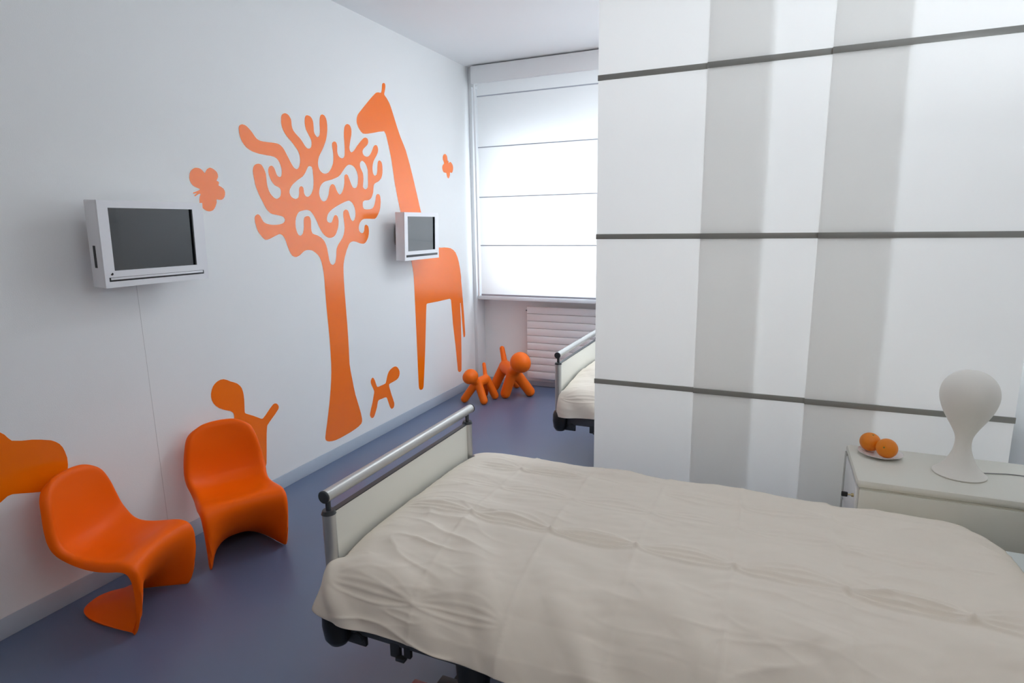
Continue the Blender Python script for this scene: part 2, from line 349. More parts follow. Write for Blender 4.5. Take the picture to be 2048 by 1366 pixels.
# wall figures, outlines in metres on the wall (along the wall, up)
MURAL = {
 'tree': [
  [(2.648,2.204),(2.649,2.215),(2.654,2.225),(2.663,2.231),(2.675,2.235),(2.689,2.234),(2.701,2.231),(2.714,2.224),(2.725,2.215),(2.737,2.205),(2.747,2.195),(2.755,2.185),(2.764,2.175),(2.773,2.168),(2.784,2.163),(2.801,2.159),(2.820,2.158),(2.848,2.158),(2.877,2.159),(2.903,2.160),(2.929,2.159),(2.945,2.156),(2.958,2.151),(2.972,2.141),(2.983,2.130),(2.994,2.115),(3.004,2.099),(3.016,2.081),(3.028,2.062),(3.038,2.047),(3.050,2.033),(3.060,2.024),(3.074,2.019),(3.084,2.020),(3.094,2.025),(3.103,2.035),(3.109,2.046),(3.115,2.062),(3.117,2.079),(3.117,2.095),(3.115,2.110),(3.110,2.123),(3.103,2.135),(3.091,2.149),(3.077,2.162),(3.063,2.175),(3.049,2.187),(3.031,2.200),(3.014,2.214),(3.001,2.229),(2.990,2.245),(2.983,2.261),(2.979,2.278),(2.979,2.293),(2.981,2.308),(2.983,2.321),(2.989,2.333),(3.000,2.341),(3.015,2.347),(3.027,2.347),(3.039,2.344),(3.050,2.337),(3.058,2.328),(3.064,2.318),(3.066,2.307),(3.066,2.294),(3.066,2.281),(3.070,2.266),(3.078,2.252),(3.090,2.241),(3.104,2.231),(3.119,2.221),(3.134,2.210),(3.146,2.199),(3.158,2.186),(3.169,2.173),(3.182,2.162),(3.191,2.158),(3.201,2.157),(3.212,2.159),(3.222,2.164),(3.230,2.174),(3.234,2.186),(3.235,2.200),(3.233,2.213),(3.225,2.228),(3.214,2.243),(3.202,2.259),(3.191,2.276),(3.187,2.293),(3.185,2.311),(3.186,2.327),(3.189,2.343),(3.193,2.353),(3.201,2.361),(3.210,2.365),(3.221,2.365),(3.234,2.364),(3.244,2.360),(3.255,2.350),(3.262,2.337),(3.265,2.321),(3.265,2.304),(3.265,2.288),(3.265,2.272),(3.269,2.260),(3.277,2.250),(3.286,2.242),(3.296,2.239),(3.307,2.245),(3.316,2.255),(3.321,2.269),(3.324,2.284),(3.325,2.303),(3.325,2.321),(3.327,2.340),(3.330,2.359),(3.334,2.371),(3.340,2.383),(3.349,2.389),(3.359,2.392),(3.373,2.390),(3.383,2.385),(3.393,2.371),(3.398,2.355),(3.400,2.329),(3.398,2.303),(3.393,2.279),(3.386,2.254),(3.378,2.234),(3.368,2.215),(3.352,2.189),(3.334,2.164),(3.315,2.141),(3.297,2.118),(3.288,2.099),(3.282,2.079),(3.281,2.062),(3.284,2.046),(3.291,2.032),(3.304,2.020),(3.320,2.012),(3.339,2.009),(3.359,2.012),(3.379,2.020),(3.397,2.035),(3.412,2.051),(3.423,2.067),(3.432,2.082),(3.438,2.104),(3.441,2.127),(3.442,2.146),(3.441,2.165),(3.438,2.179),(3.436,2.193),(3.436,2.206),(3.439,2.218),(3.446,2.225),(3.457,2.231),(3.470,2.231),(3.480,2.227),(3.486,2.216),(3.489,2.204),(3.487,2.187),(3.485,2.170),(3.487,2.154),(3.494,2.141),(3.508,2.131),(3.527,2.126),(3.542,2.129),(3.555,2.137),(3.562,2.149),(3.564,2.163),(3.567,2.190),(3.568,2.217),(3.568,2.247),(3.568,2.276),(3.570,2.301),(3.575,2.326),(3.580,2.341),(3.590,2.355),(3.600,2.362),(3.613,2.367),(3.627,2.366),(3.639,2.362),(3.649,2.350),(3.654,2.337),(3.654,2.319),(3.651,2.301),(3.644,2.281),(3.636,2.260),(3.628,2.236),(3.621,2.213),(3.620,2.200),(3.623,2.188),(3.630,2.180),(3.640,2.177),(3.655,2.183),(3.670,2.193),(3.689,2.210),(3.707,2.228),(3.730,2.247),(3.753,2.266),(3.769,2.278),(3.786,2.290),(3.799,2.296),(3.813,2.299),(3.827,2.298),(3.838,2.294),(3.844,2.282),(3.843,2.268),(3.836,2.256),(3.825,2.245),(3.806,2.233),(3.788,2.221),(3.775,2.209),(3.768,2.198),(3.770,2.185),(3.778,2.173),(3.793,2.166),(3.812,2.163),(3.829,2.166),(3.844,2.172),(3.863,2.187),(3.878,2.204),(3.892,2.224),(3.905,2.244),(3.916,2.253),(3.929,2.259),(3.942,2.260),(3.952,2.256),(3.959,2.246),(3.962,2.234),(3.960,2.220),(3.954,2.206),(3.941,2.188),(3.925,2.171),(3.909,2.154),(3.895,2.137),(3.885,2.117),(3.879,2.098),(3.877,2.079),(3.878,2.061),(3.882,2.048),(3.890,2.038),(3.898,2.034),(3.908,2.034),(3.919,2.039),(3.927,2.045),(3.934,2.060),(3.938,2.076),(3.941,2.098),(3.945,2.119),(3.949,2.132),(3.955,2.144),(3.964,2.149),(3.974,2.151),(3.987,2.147),(3.997,2.140),(4.004,2.125),(4.006,2.108),(4.006,2.084),(4.002,2.059),(3.994,2.038),(3.981,2.019),(3.963,2.005),(3.941,1.992),(3.916,1.984),(3.893,1.974),(3.882,1.961),(3.877,1.947),(3.873,1.928),(3.869,1.909),(3.859,1.889),(3.845,1.870),(3.830,1.859),(3.812,1.851),(3.785,1.848),(3.758,1.846),(3.746,1.841),(3.737,1.835),(3.733,1.819),(3.733,1.803),(3.738,1.792),(3.747,1.784),(3.770,1.781),(3.796,1.782),(3.822,1.784),(3.846,1.789),(3.864,1.801),(3.876,1.817),(3.886,1.836),(3.894,1.855),(3.899,1.872),(3.906,1.889),(3.915,1.896),(3.926,1.900),(3.939,1.898),(3.949,1.893),(3.956,1.879),(3.958,1.863),(3.958,1.841),(3.954,1.819),(3.948,1.796),(3.938,1.774),(3.921,1.751),(3.900,1.730),(3.887,1.720),(3.871,1.713),(3.840,1.712),(3.807,1.713),(3.771,1.713),(3.736,1.711),(3.716,1.705),(3.700,1.696),(3.684,1.681),(3.675,1.665),(3.669,1.646),(3.671,1.628),(3.682,1.615),(3.699,1.608),(3.714,1.609),(3.726,1.616),(3.733,1.629),(3.736,1.643),(3.739,1.654),(3.744,1.664),(3.753,1.668),(3.762,1.669),(3.775,1.664),(3.784,1.656),(3.789,1.639),(3.789,1.621),(3.785,1.599),(3.776,1.577),(3.763,1.559),(3.746,1.543),(3.733,1.535),(3.718,1.530),(3.696,1.531),(3.675,1.534),(3.654,1.540),(3.633,1.546),(3.612,1.550),(3.591,1.551),(3.573,1.548),(3.557,1.541),(3.542,1.527),(3.530,1.510),(3.516,1.490),(3.505,1.470),(3.491,1.445),(3.480,1.419),(3.472,1.394),(3.468,1.368),(3.465,1.325),(3.463,1.282),(3.463,1.196),(3.465,1.111),(3.466,1.033),(3.468,0.956),(3.468,0.868),(3.467,0.779),(3.465,0.721),(3.464,0.661),(3.471,0.605),(3.482,0.547),(3.493,0.483),(3.507,0.418),(3.525,0.362),(3.543,0.305),(3.557,0.259),(3.566,0.214),(3.565,0.192),(3.554,0.176),(3.521,0.164),(3.481,0.157),(3.419,0.150),(3.357,0.147),(3.306,0.145),(3.255,0.146),(3.220,0.151),(3.186,0.160),(3.167,0.169),(3.154,0.181),(3.150,0.196),(3.153,0.211),(3.165,0.253),(3.179,0.294),(3.196,0.352),(3.213,0.411),(3.228,0.469),(3.242,0.528),(3.253,0.588),(3.262,0.648),(3.267,0.714),(3.269,0.780),(3.270,0.846),(3.269,0.912),(3.267,0.978),(3.264,1.043),(3.262,1.108),(3.261,1.172),(3.261,1.236),(3.261,1.300),(3.260,1.326),(3.258,1.353),(3.254,1.381),(3.249,1.408),(3.243,1.431),(3.232,1.453),(3.218,1.470),(3.200,1.484),(3.181,1.496),(3.160,1.505),(3.140,1.508),(3.119,1.509),(3.101,1.507),(3.085,1.502),(3.067,1.491),(3.049,1.480),(3.030,1.473),(3.011,1.469),(2.995,1.472),(2.980,1.479),(2.966,1.495),(2.956,1.514),(2.948,1.533),(2.941,1.552),(2.935,1.570),(2.927,1.588),(2.920,1.599),(2.911,1.609),(2.901,1.614),(2.890,1.617),(2.876,1.615),(2.862,1.610),(2.841,1.603),(2.819,1.595),(2.801,1.589),(2.783,1.585),(2.772,1.585),(2.763,1.588),(2.751,1.597),(2.740,1.608),(2.728,1.622),(2.718,1.636),(2.711,1.653),(2.706,1.671),(2.703,1.685),(2.702,1.700),(2.702,1.711),(2.705,1.721),(2.711,1.728),(2.719,1.733),(2.727,1.735),(2.736,1.734),(2.744,1.727),(2.750,1.718),(2.758,1.704),(2.767,1.692),(2.779,1.684),(2.794,1.679),(2.816,1.675),(2.840,1.673),(2.867,1.673),(2.894,1.675),(2.913,1.679),(2.929,1.685),(2.938,1.693),(2.942,1.703),(2.938,1.713),(2.930,1.721),(2.916,1.726),(2.901,1.729),(2.880,1.732),(2.859,1.735),(2.841,1.738),(2.825,1.744),(2.811,1.755),(2.799,1.767),(2.786,1.787),(2.775,1.808),(2.763,1.828),(2.752,1.849),(2.742,1.872),(2.733,1.894),(2.729,1.913),(2.727,1.931),(2.724,1.948),(2.722,1.966),(2.722,1.982),(2.726,1.999),(2.732,2.010),(2.742,2.019),(2.754,2.024),(2.768,2.027),(2.781,2.026),(2.792,2.021),(2.801,2.010),(2.809,1.997),(2.815,1.983),(2.819,1.968),(2.820,1.947),(2.820,1.925),(2.821,1.908),(2.825,1.892),(2.831,1.874),(2.841,1.858),(2.853,1.846),(2.867,1.835),(2.878,1.831),(2.890,1.829),(2.904,1.834),(2.916,1.841),(2.924,1.853),(2.928,1.866),(2.929,1.877),(2.927,1.888),(2.921,1.895),(2.911,1.900),(2.896,1.905),(2.882,1.910),(2.869,1.921),(2.858,1.934),(2.849,1.951),(2.842,1.970),(2.840,1.984),(2.841,1.999),(2.845,2.009),(2.851,2.017),(2.861,2.022),(2.872,2.024),(2.881,2.020),(2.888,2.013),(2.895,2.000),(2.900,1.986),(2.905,1.975),(2.912,1.966),(2.921,1.962),(2.930,1.961),(2.939,1.965),(2.945,1.972),(2.949,1.987),(2.950,2.003),(2.949,2.018),(2.944,2.033),(2.937,2.048),(2.927,2.062),(2.913,2.072),(2.896,2.078),(2.868,2.081),(2.839,2.081),(2.810,2.083),(2.783,2.084),(2.755,2.088),(2.729,2.093),(2.708,2.101),(2.689,2.111),(2.675,2.124),(2.663,2.139),(2.655,2.155),(2.650,2.173),(2.648,2.188)],
  [(3.199,2.048),(3.189,2.045),(3.181,2.038),(3.169,2.022),(3.157,2.005),(3.143,1.990),(3.127,1.977),(3.103,1.964),(3.079,1.952),(3.057,1.938),(3.037,1.925),(3.020,1.910),(3.007,1.894),(3.001,1.881),(3.000,1.869),(3.005,1.856),(3.015,1.845),(3.031,1.837),(3.049,1.833),(3.064,1.837),(3.076,1.845),(3.082,1.858),(3.085,1.872),(3.086,1.889),(3.090,1.905),(3.097,1.912),(3.107,1.916),(3.118,1.913),(3.126,1.906),(3.128,1.891),(3.129,1.874),(3.134,1.863),(3.143,1.854),(3.155,1.851),(3.167,1.852),(3.183,1.860),(3.197,1.872),(3.209,1.889),(3.218,1.906),(3.224,1.932),(3.227,1.958),(3.228,1.982),(3.227,2.005),(3.227,2.024),(3.222,2.042),(3.212,2.047)],
  [(3.607,2.090),(3.591,2.086),(3.577,2.079),(3.559,2.066),(3.543,2.052),(3.525,2.035),(3.508,2.019),(3.492,2.007),(3.474,1.997),(3.443,1.986),(3.411,1.976),(3.377,1.968),(3.343,1.960),(3.322,1.952),(3.305,1.941),(3.290,1.926),(3.280,1.909),(3.273,1.891),(3.271,1.874),(3.275,1.856),(3.285,1.839),(3.295,1.830),(3.309,1.826),(3.325,1.829),(3.339,1.835),(3.354,1.853),(3.365,1.873),(3.371,1.893),(3.377,1.912),(3.384,1.925),(3.395,1.938),(3.404,1.943),(3.414,1.946),(3.426,1.942),(3.436,1.935),(3.444,1.919),(3.452,1.903),(3.464,1.887),(3.480,1.877),(3.495,1.883),(3.509,1.896),(3.524,1.917),(3.534,1.940),(3.539,1.960),(3.542,1.980),(3.543,1.994),(3.546,2.007),(3.549,2.012),(3.555,2.017),(3.562,2.020),(3.569,2.021),(3.579,2.017),(3.586,2.010),(3.597,1.990),(3.607,1.970),(3.616,1.952),(3.628,1.936),(3.639,1.931),(3.652,1.929),(3.667,1.933),(3.678,1.941),(3.690,1.963),(3.696,1.986),(3.698,2.007),(3.695,2.027),(3.689,2.045),(3.678,2.062),(3.665,2.075),(3.647,2.085),(3.628,2.090)],
  [(3.755,2.130),(3.741,2.123),(3.731,2.112),(3.728,2.097),(3.731,2.081),(3.744,2.062),(3.757,2.042),(3.760,2.021),(3.760,2.000),(3.754,1.973),(3.749,1.947),(3.752,1.939),(3.759,1.932),(3.771,1.928),(3.785,1.928),(3.798,1.935),(3.807,1.945),(3.813,1.974),(3.814,2.003),(3.818,2.035),(3.818,2.067),(3.814,2.083),(3.806,2.098),(3.796,2.111),(3.782,2.122),(3.769,2.128)],
  [(3.580,1.839),(3.555,1.836),(3.530,1.829),(3.493,1.817),(3.457,1.804),(3.424,1.791),(3.392,1.776),(3.371,1.764),(3.352,1.750),(3.340,1.736),(3.332,1.721),(3.329,1.708),(3.332,1.696),(3.340,1.689),(3.353,1.684),(3.365,1.684),(3.376,1.687),(3.385,1.698),(3.393,1.711),(3.401,1.723),(3.411,1.734),(3.421,1.737),(3.430,1.736),(3.441,1.728),(3.447,1.716),(3.450,1.697),(3.447,1.676),(3.441,1.656),(3.431,1.636),(3.418,1.615),(3.400,1.596),(3.384,1.588),(3.364,1.583),(3.345,1.582),(3.327,1.585),(3.308,1.593),(3.292,1.603),(3.274,1.620),(3.260,1.638),(3.245,1.662),(3.233,1.687),(3.220,1.709),(3.206,1.730),(3.192,1.746),(3.175,1.760),(3.161,1.765),(3.145,1.767),(3.123,1.766),(3.101,1.762),(3.082,1.758),(3.067,1.752),(3.051,1.736),(3.040,1.719),(3.033,1.699),(3.030,1.678),(3.030,1.657),(3.034,1.636),(3.040,1.621),(3.050,1.608),(3.059,1.604),(3.070,1.603),(3.082,1.610),(3.091,1.619),(3.099,1.639),(3.104,1.659),(3.105,1.678),(3.107,1.696),(3.110,1.709),(3.116,1.720),(3.127,1.725),(3.141,1.728),(3.154,1.727),(3.164,1.722),(3.170,1.710),(3.173,1.696),(3.171,1.673),(3.169,1.649),(3.171,1.631),(3.179,1.615),(3.198,1.608),(3.220,1.603),(3.242,1.594),(3.261,1.585),(3.280,1.570),(3.294,1.554),(3.305,1.532),(3.312,1.509),(3.316,1.481),(3.321,1.454),(3.325,1.430),(3.334,1.408),(3.346,1.399),(3.360,1.396),(3.374,1.402),(3.385,1.412),(3.395,1.435),(3.401,1.460),(3.404,1.482),(3.410,1.505),(3.421,1.523),(3.437,1.540),(3.459,1.559),(3.480,1.579),(3.495,1.601),(3.505,1.625),(3.510,1.650),(3.510,1.676),(3.508,1.702),(3.505,1.727),(3.505,1.745),(3.509,1.762),(3.521,1.772),(3.537,1.777),(3.550,1.774),(3.560,1.768),(3.568,1.754),(3.573,1.738),(3.579,1.722),(3.587,1.707),(3.595,1.699),(3.606,1.695),(3.618,1.699),(3.628,1.707),(3.638,1.727),(3.642,1.749),(3.642,1.770),(3.637,1.790),(3.628,1.808),(3.615,1.823),(3.599,1.833)],
 ],
 'giraffe': [
  [(4.041,2.653),(4.051,2.674),(4.056,2.698),(4.058,2.709),(4.062,2.720),(4.070,2.726),(4.080,2.730),(4.091,2.729),(4.098,2.725),(4.101,2.716),(4.100,2.706),(4.095,2.688),(4.088,2.670),(4.082,2.657),(4.080,2.646),(4.091,2.636),(4.107,2.627),(4.123,2.613),(4.139,2.598),(4.152,2.581),(4.163,2.563),(4.180,2.531),(4.197,2.499),(4.214,2.466),(4.231,2.433),(4.252,2.396),(4.274,2.358),(4.309,2.311),(4.343,2.262),(4.391,2.158),(4.434,2.050),(4.483,1.916),(4.532,1.779),(4.565,1.689),(4.604,1.598),(4.634,1.544),(4.681,1.496),(4.738,1.474),(4.809,1.460),(4.859,1.456),(4.912,1.456),(4.973,1.452),(5.032,1.444),(5.085,1.425),(5.125,1.399),(5.162,1.353),(5.185,1.304),(5.207,1.232),(5.221,1.159),(5.221,1.143),(5.220,1.127),(5.235,1.009),(5.249,0.889),(5.263,0.741),(5.272,0.591),(5.271,0.572),(5.265,0.555),(5.257,0.550),(5.247,0.548),(5.237,0.555),(5.231,0.565),(5.218,0.684),(5.208,0.802),(5.204,0.852),(5.197,0.902),(5.192,0.903),(5.187,0.903),(5.187,0.822),(5.190,0.738),(5.188,0.606),(5.184,0.472),(5.180,0.351),(5.171,0.231),(5.165,0.223),(5.153,0.216),(5.145,0.215),(5.134,0.215),(5.121,0.219),(5.110,0.225),(5.101,0.233),(5.097,0.241),(5.081,0.369),(5.065,0.495),(5.046,0.610),(5.028,0.723),(5.018,0.838),(5.007,0.951),(5.002,0.958),(4.993,0.965),(4.983,0.968),(4.973,0.970),(4.870,0.970),(4.771,0.970),(4.677,0.972),(4.586,0.974),(4.576,0.974),(4.568,0.972),(4.563,0.968),(4.560,0.962),(4.550,0.899),(4.542,0.835),(4.527,0.718),(4.512,0.600),(4.486,0.424),(4.457,0.248),(4.452,0.234),(4.442,0.222),(4.428,0.218),(4.410,0.219),(4.396,0.225),(4.385,0.233),(4.379,0.248),(4.377,0.263),(4.376,0.410),(4.377,0.555),(4.377,0.708),(4.377,0.859),(4.377,0.986),(4.377,1.111),(4.377,1.156),(4.376,1.202),(4.375,1.234),(4.372,1.266),(4.363,1.318),(4.349,1.370),(4.317,1.457),(4.285,1.542),(4.251,1.661),(4.221,1.777),(4.190,1.885),(4.162,1.991),(4.146,2.088),(4.129,2.184),(4.105,2.268),(4.076,2.350),(4.071,2.358),(4.063,2.365),(4.059,2.370),(4.053,2.374),(4.045,2.373),(4.037,2.371),(4.006,2.366),(3.976,2.360),(3.909,2.344),(3.843,2.330),(3.813,2.325),(3.787,2.324),(3.765,2.334),(3.748,2.348),(3.734,2.363),(3.725,2.381),(3.721,2.396),(3.723,2.413),(3.728,2.430),(3.738,2.447),(3.759,2.467),(3.782,2.486),(3.823,2.521),(3.865,2.556),(3.903,2.587),(3.942,2.617),(3.957,2.628),(3.973,2.639),(3.988,2.644),(4.003,2.648),(4.024,2.649)],
 ],
 'butterfly_a': [
  [(2.391,1.947),(2.384,1.953),(2.376,1.962),(2.367,1.967),(2.357,1.970),(2.345,1.971),(2.333,1.970),(2.322,1.965),(2.312,1.958),(2.304,1.949),(2.298,1.938),(2.295,1.927),(2.293,1.916),(2.294,1.904),(2.297,1.894),(2.303,1.885),(2.311,1.878),(2.322,1.872),(2.333,1.868),(2.344,1.865),(2.351,1.862),(2.345,1.857),(2.334,1.852),(2.320,1.847),(2.307,1.843),(2.305,1.839),(2.306,1.837),(2.320,1.839),(2.330,1.841),(2.322,1.835),(2.311,1.827),(2.312,1.825),(2.315,1.823),(2.325,1.829),(2.336,1.835),(2.345,1.838),(2.351,1.837),(2.348,1.830),(2.342,1.820),(2.339,1.806),(2.338,1.791),(2.342,1.781),(2.348,1.772),(2.356,1.762),(2.366,1.755),(2.378,1.749),(2.393,1.747),(2.406,1.749),(2.418,1.754),(2.428,1.763),(2.436,1.774),(2.442,1.785),(2.447,1.797),(2.447,1.806),(2.449,1.812),(2.459,1.811),(2.471,1.810),(2.484,1.812),(2.494,1.818),(2.503,1.828),(2.508,1.841),(2.509,1.853),(2.506,1.864),(2.500,1.872),(2.491,1.878),(2.480,1.883),(2.471,1.887),(2.472,1.894),(2.475,1.901),(2.474,1.905),(2.470,1.909),(2.465,1.910),(2.461,1.912),(2.467,1.922),(2.473,1.933),(2.473,1.945),(2.469,1.956),(2.462,1.963),(2.453,1.969),(2.442,1.975),(2.429,1.978),(2.418,1.975),(2.407,1.968),(2.398,1.956)],
 ],
 'butterfly_b': [
  [(4.965,2.212),(4.956,2.228),(4.944,2.245),(4.944,2.262),(4.950,2.278),(4.963,2.289),(4.981,2.297),(4.997,2.296),(5.011,2.290),(5.021,2.280),(5.026,2.269),(5.029,2.253),(5.032,2.239),(5.042,2.240),(5.050,2.242),(5.045,2.230),(5.042,2.220),(5.058,2.227),(5.079,2.235),(5.098,2.230),(5.112,2.221),(5.125,2.208),(5.130,2.193),(5.129,2.176),(5.122,2.159),(5.114,2.147),(5.100,2.138),(5.083,2.139),(5.069,2.140),(5.065,2.129),(5.064,2.115),(5.057,2.103),(5.048,2.091),(5.042,2.086),(5.034,2.084),(5.023,2.087),(5.014,2.092),(5.009,2.103),(5.005,2.115),(5.003,2.123),(4.996,2.130),(4.977,2.131),(4.956,2.132),(4.942,2.139),(4.934,2.148),(4.929,2.162),(4.929,2.177),(4.933,2.187),(4.941,2.197),(4.955,2.205)],
 ],
 'dog': [
  [(3.949,0.393),(3.940,0.390),(3.936,0.385),(3.937,0.371),(3.942,0.357),(3.953,0.326),(3.964,0.294),(3.980,0.256),(3.994,0.218),(3.994,0.198),(3.986,0.182),(3.971,0.176),(3.953,0.177),(3.941,0.188),(3.932,0.202),(3.918,0.235),(3.906,0.267),(3.901,0.279),(3.894,0.290),(3.883,0.294),(3.870,0.297),(3.851,0.297),(3.832,0.297),(3.810,0.298),(3.790,0.298),(3.781,0.294),(3.775,0.287),(3.767,0.267),(3.760,0.247),(3.743,0.219),(3.725,0.193),(3.718,0.185),(3.709,0.179),(3.698,0.177),(3.687,0.179),(3.677,0.187),(3.670,0.197),(3.666,0.209),(3.667,0.219),(3.685,0.260),(3.706,0.299),(3.716,0.324),(3.725,0.349),(3.733,0.368),(3.736,0.387),(3.722,0.416),(3.706,0.445),(3.701,0.462),(3.702,0.478),(3.713,0.492),(3.728,0.498),(3.741,0.487),(3.752,0.470),(3.762,0.444),(3.773,0.417),(3.778,0.411),(3.785,0.407),(3.806,0.406),(3.827,0.407),(3.854,0.407),(3.880,0.408),(3.890,0.411),(3.896,0.416),(3.906,0.436),(3.916,0.458),(3.927,0.477),(3.942,0.494),(3.965,0.507),(3.992,0.515),(4.020,0.519),(4.048,0.515),(4.070,0.500),(4.086,0.480),(4.094,0.462),(4.094,0.444),(4.087,0.426),(4.071,0.411),(4.049,0.403),(4.021,0.399),(3.985,0.396)],
 ],
 'dog_b': [
  [(2.412,0.584),(2.412,0.593),(2.410,0.601),(2.401,0.612),(2.390,0.621),(2.364,0.633),(2.339,0.646),(2.317,0.660),(2.298,0.678),(2.285,0.696),(2.277,0.716),(2.274,0.736),(2.276,0.755),(2.283,0.775),(2.294,0.793),(2.308,0.805),(2.326,0.814),(2.347,0.818),(2.368,0.816),(2.390,0.806),(2.412,0.792),(2.435,0.781),(2.457,0.768),(2.473,0.752),(2.485,0.734),(2.491,0.712),(2.494,0.690),(2.494,0.659),(2.492,0.628),(2.490,0.606),(2.489,0.584),(2.492,0.578),(2.498,0.573),(2.521,0.560),(2.546,0.546),(2.576,0.527),(2.606,0.508),(2.613,0.506),(2.619,0.506),(2.640,0.519),(2.659,0.534),(2.683,0.553),(2.709,0.570),(2.723,0.572),(2.737,0.568),(2.747,0.558),(2.753,0.546),(2.752,0.535),(2.746,0.526),(2.719,0.504),(2.690,0.484),(2.669,0.469),(2.649,0.453),(2.646,0.447),(2.644,0.440),(2.637,0.406),(2.632,0.371),(2.624,0.300),(2.615,0.230),(2.613,0.215),(2.608,0.203),(2.600,0.198),(2.591,0.198),(2.583,0.205),(2.577,0.214),(2.575,0.237),(2.576,0.259),(2.576,0.296),(2.572,0.334),(2.563,0.351),(2.550,0.367),(2.519,0.389),(2.486,0.407),(2.465,0.413),(2.445,0.414),(2.436,0.408),(2.431,0.398),(2.423,0.352),(2.415,0.306),(2.409,0.285),(2.398,0.270),(2.388,0.271),(2.379,0.278),(2.375,0.298),(2.376,0.320),(2.384,0.387),(2.393,0.453),(2.403,0.518)],
 ],
 'cloud': [
  [(1.115,0.899),(1.141,0.920),(1.172,0.931),(1.202,0.931),(1.232,0.921),(1.254,0.899),(1.274,0.872),(1.287,0.858),(1.300,0.844),(1.310,0.826),(1.321,0.811),(1.355,0.799),(1.392,0.791),(1.427,0.779),(1.462,0.764),(1.478,0.752),(1.492,0.737),(1.502,0.718),(1.508,0.697),(1.513,0.666),(1.512,0.635),(1.506,0.602),(1.494,0.572),(1.477,0.554),(1.455,0.544),(1.433,0.544),(1.410,0.550),(1.384,0.558),(1.359,0.566),(1.325,0.578),(1.291,0.589),(1.282,0.589),(1.272,0.588),(1.258,0.580),(1.244,0.572),(1.220,0.558),(1.197,0.550),(1.166,0.555),(1.137,0.569),(1.108,0.595),(1.086,0.628),(1.072,0.670),(1.067,0.714),(1.068,0.768),(1.077,0.820),(1.093,0.863)],
 ],
}
# ------------------------------------------------------------------ wall decals
def decal(key, name, label, group='orange vinyl figures on the wall'):
    cu = bpy.data.curves.new(name, 'CURVE'); cu.dimensions = '2D'; cu.fill_mode = 'BOTH'; cu.extrude = 0.0003
    for loop in MURAL[key]:
        sp = cu.splines.new('POLY'); sp.points.add(len(loop) - 1); sp.use_cyclic_u = True
        for p, (y, z) in zip(sp.points, loop): p.co = (y, z, 0, 1)
    o = curve_to_mesh(name, cu, 'orange_vinyl')
    # curve plane (u, v) -> wall plane (y, z)
    M = Matrix(((0, 0, 1, 0.0010), (1, 0, 0, 0), (0, 1, 0, 0), (0, 0, 0, 1)))
    o.data.transform(M)
    c = Vector((0, sum(p[0] for p in MURAL[key][0]) / len(MURAL[key][0]), min(p[1] for p in MURAL[key][0])))
    o.data.transform(Matrix.Translation(-c)); o.location = c
    return tag(o, label, 'wall decal', group)
decal('tree', 'tree_decal', 'tall orange branching tree decal on the wall between the two televisions')
decal('giraffe', 'giraffe_decal', 'orange giraffe decal on the wall behind the small far television')
decal('butterfly_a', 'butterfly_decal', 'orange butterfly decal touching the top corner of the near television')
decal('butterfly_b', 'butterfly_decal', 'small orange butterfly decal at far end of wall above the giraffe back')
decal('dog', 'dog_decal', 'small orange dog decal low on the wall between tree trunk and giraffe leg')
decal('dog_b', 'dog_decal', 'larger orange dog decal with raised tail, partly hidden behind a chair back')
decal('cloud', 'animal_decal', 'broad rounded orange decal cut by the left photo edge, behind the nearest chair')

# ------------------------------------------------------------------ televisions
def make_tv(loc, label):
    t = thing('wall_television', label, 'television', loc, group='white wall televisions')
    W, Hh, Dp = 0.515, 0.372, 0.085      # local: y width, z height, x depth (front at x = Dp)
    yl, yr, zb, zt = 0.045, 0.455, 0.072, 0.340
    # housing with a window cut for the screen
    bm = bmesh.new()
    add_box(bm, (0, 0, 0), (Dp - 0.012, W, Hh), 0.004)
    housing = smooth_by_angle(from_bm('housing', bm, 'white_plastic', t))
    bm = bmesh.new()
    for lo, hi in (((Dp - 0.0118, 0, 0), (Dp, W, zb)), ((Dp - 0.0118, 0, zt), (Dp, W, Hh)), ((Dp - 0.0118, 0, zb), (Dp, yl, zt)), ((Dp - 0.0118, yr, zb), (Dp, W, zt))):
        add_box(bm, lo, hi)
    from_bm('front_bezel', bm, 'white_plastic', t)
    box('screen', (Dp - 0.0116, yl, zb), (Dp - 0.009, yr, zt), 'screen_glass', t)
    bm = bmesh.new()
    add_box(bm, (Dp - 0.011, yr - 0.0065, zb), (Dp - 0.0005, yr, zt)); 
    from_bm('screen_reveal', bm, 'black_plastic', t)
    s = box('speaker_slot', (Dp - 0.001, 0.018, 0.026), (Dp + 0.0012, 0.490, 0.044), 'black_plastic', t, bev=0.0005)
    box('slot_strip', (Dp, 0.024, 0.033), (Dp + 0.0022, 0.484, 0.0425), 'white_plastic', s, bev=0.0005)
    tube('sensor', (Dp - 0.001, 0.032, 0.058), (Dp + 0.001, 0.030, 0.060), 0.006, 'black_plastic', t, seg=16)
    bm = bmesh.new(); add_box(bm, (0.028, -0.0012, 0.085), (0.044, 0.001, 0.18), 0.0008)
    from_bm('side_slot', bm, 'black_plastic', t)
    box('wall_bracket', (-0.10, 0.14, 0.11), (0.0, 0.375, 0.27), 'dark_plastic', t, bev=0.004)
    t.rotation_euler = (0, math.radians(2.0), 0)
    return t
tv = make_tv((0.112, 1.665, 1.411), 'larger-looking white wall television nearest the camera, dark screen, above the nearest orange chair')
tv2 = copy_tree(tv)
tv2.location = (0.105, 3.972, 1.391)
for c in list(kids(tv2)):                                  # this one shows a plain dark slot and no side slot
    if c.name.startswith('side_slot') or c.name.startswith('sensor'): bpy.data.objects.remove(c)
    elif c.name.startswith('speaker_slot'):
        for g in kids(c): bpy.data.objects.remove(g)
tv2['label'] = 'farther white wall television with pale reflecting screen, covering the giraffe decal'
tv['label'] = 'white wall television nearest the camera with dark screen, mounted above the orange chairs'

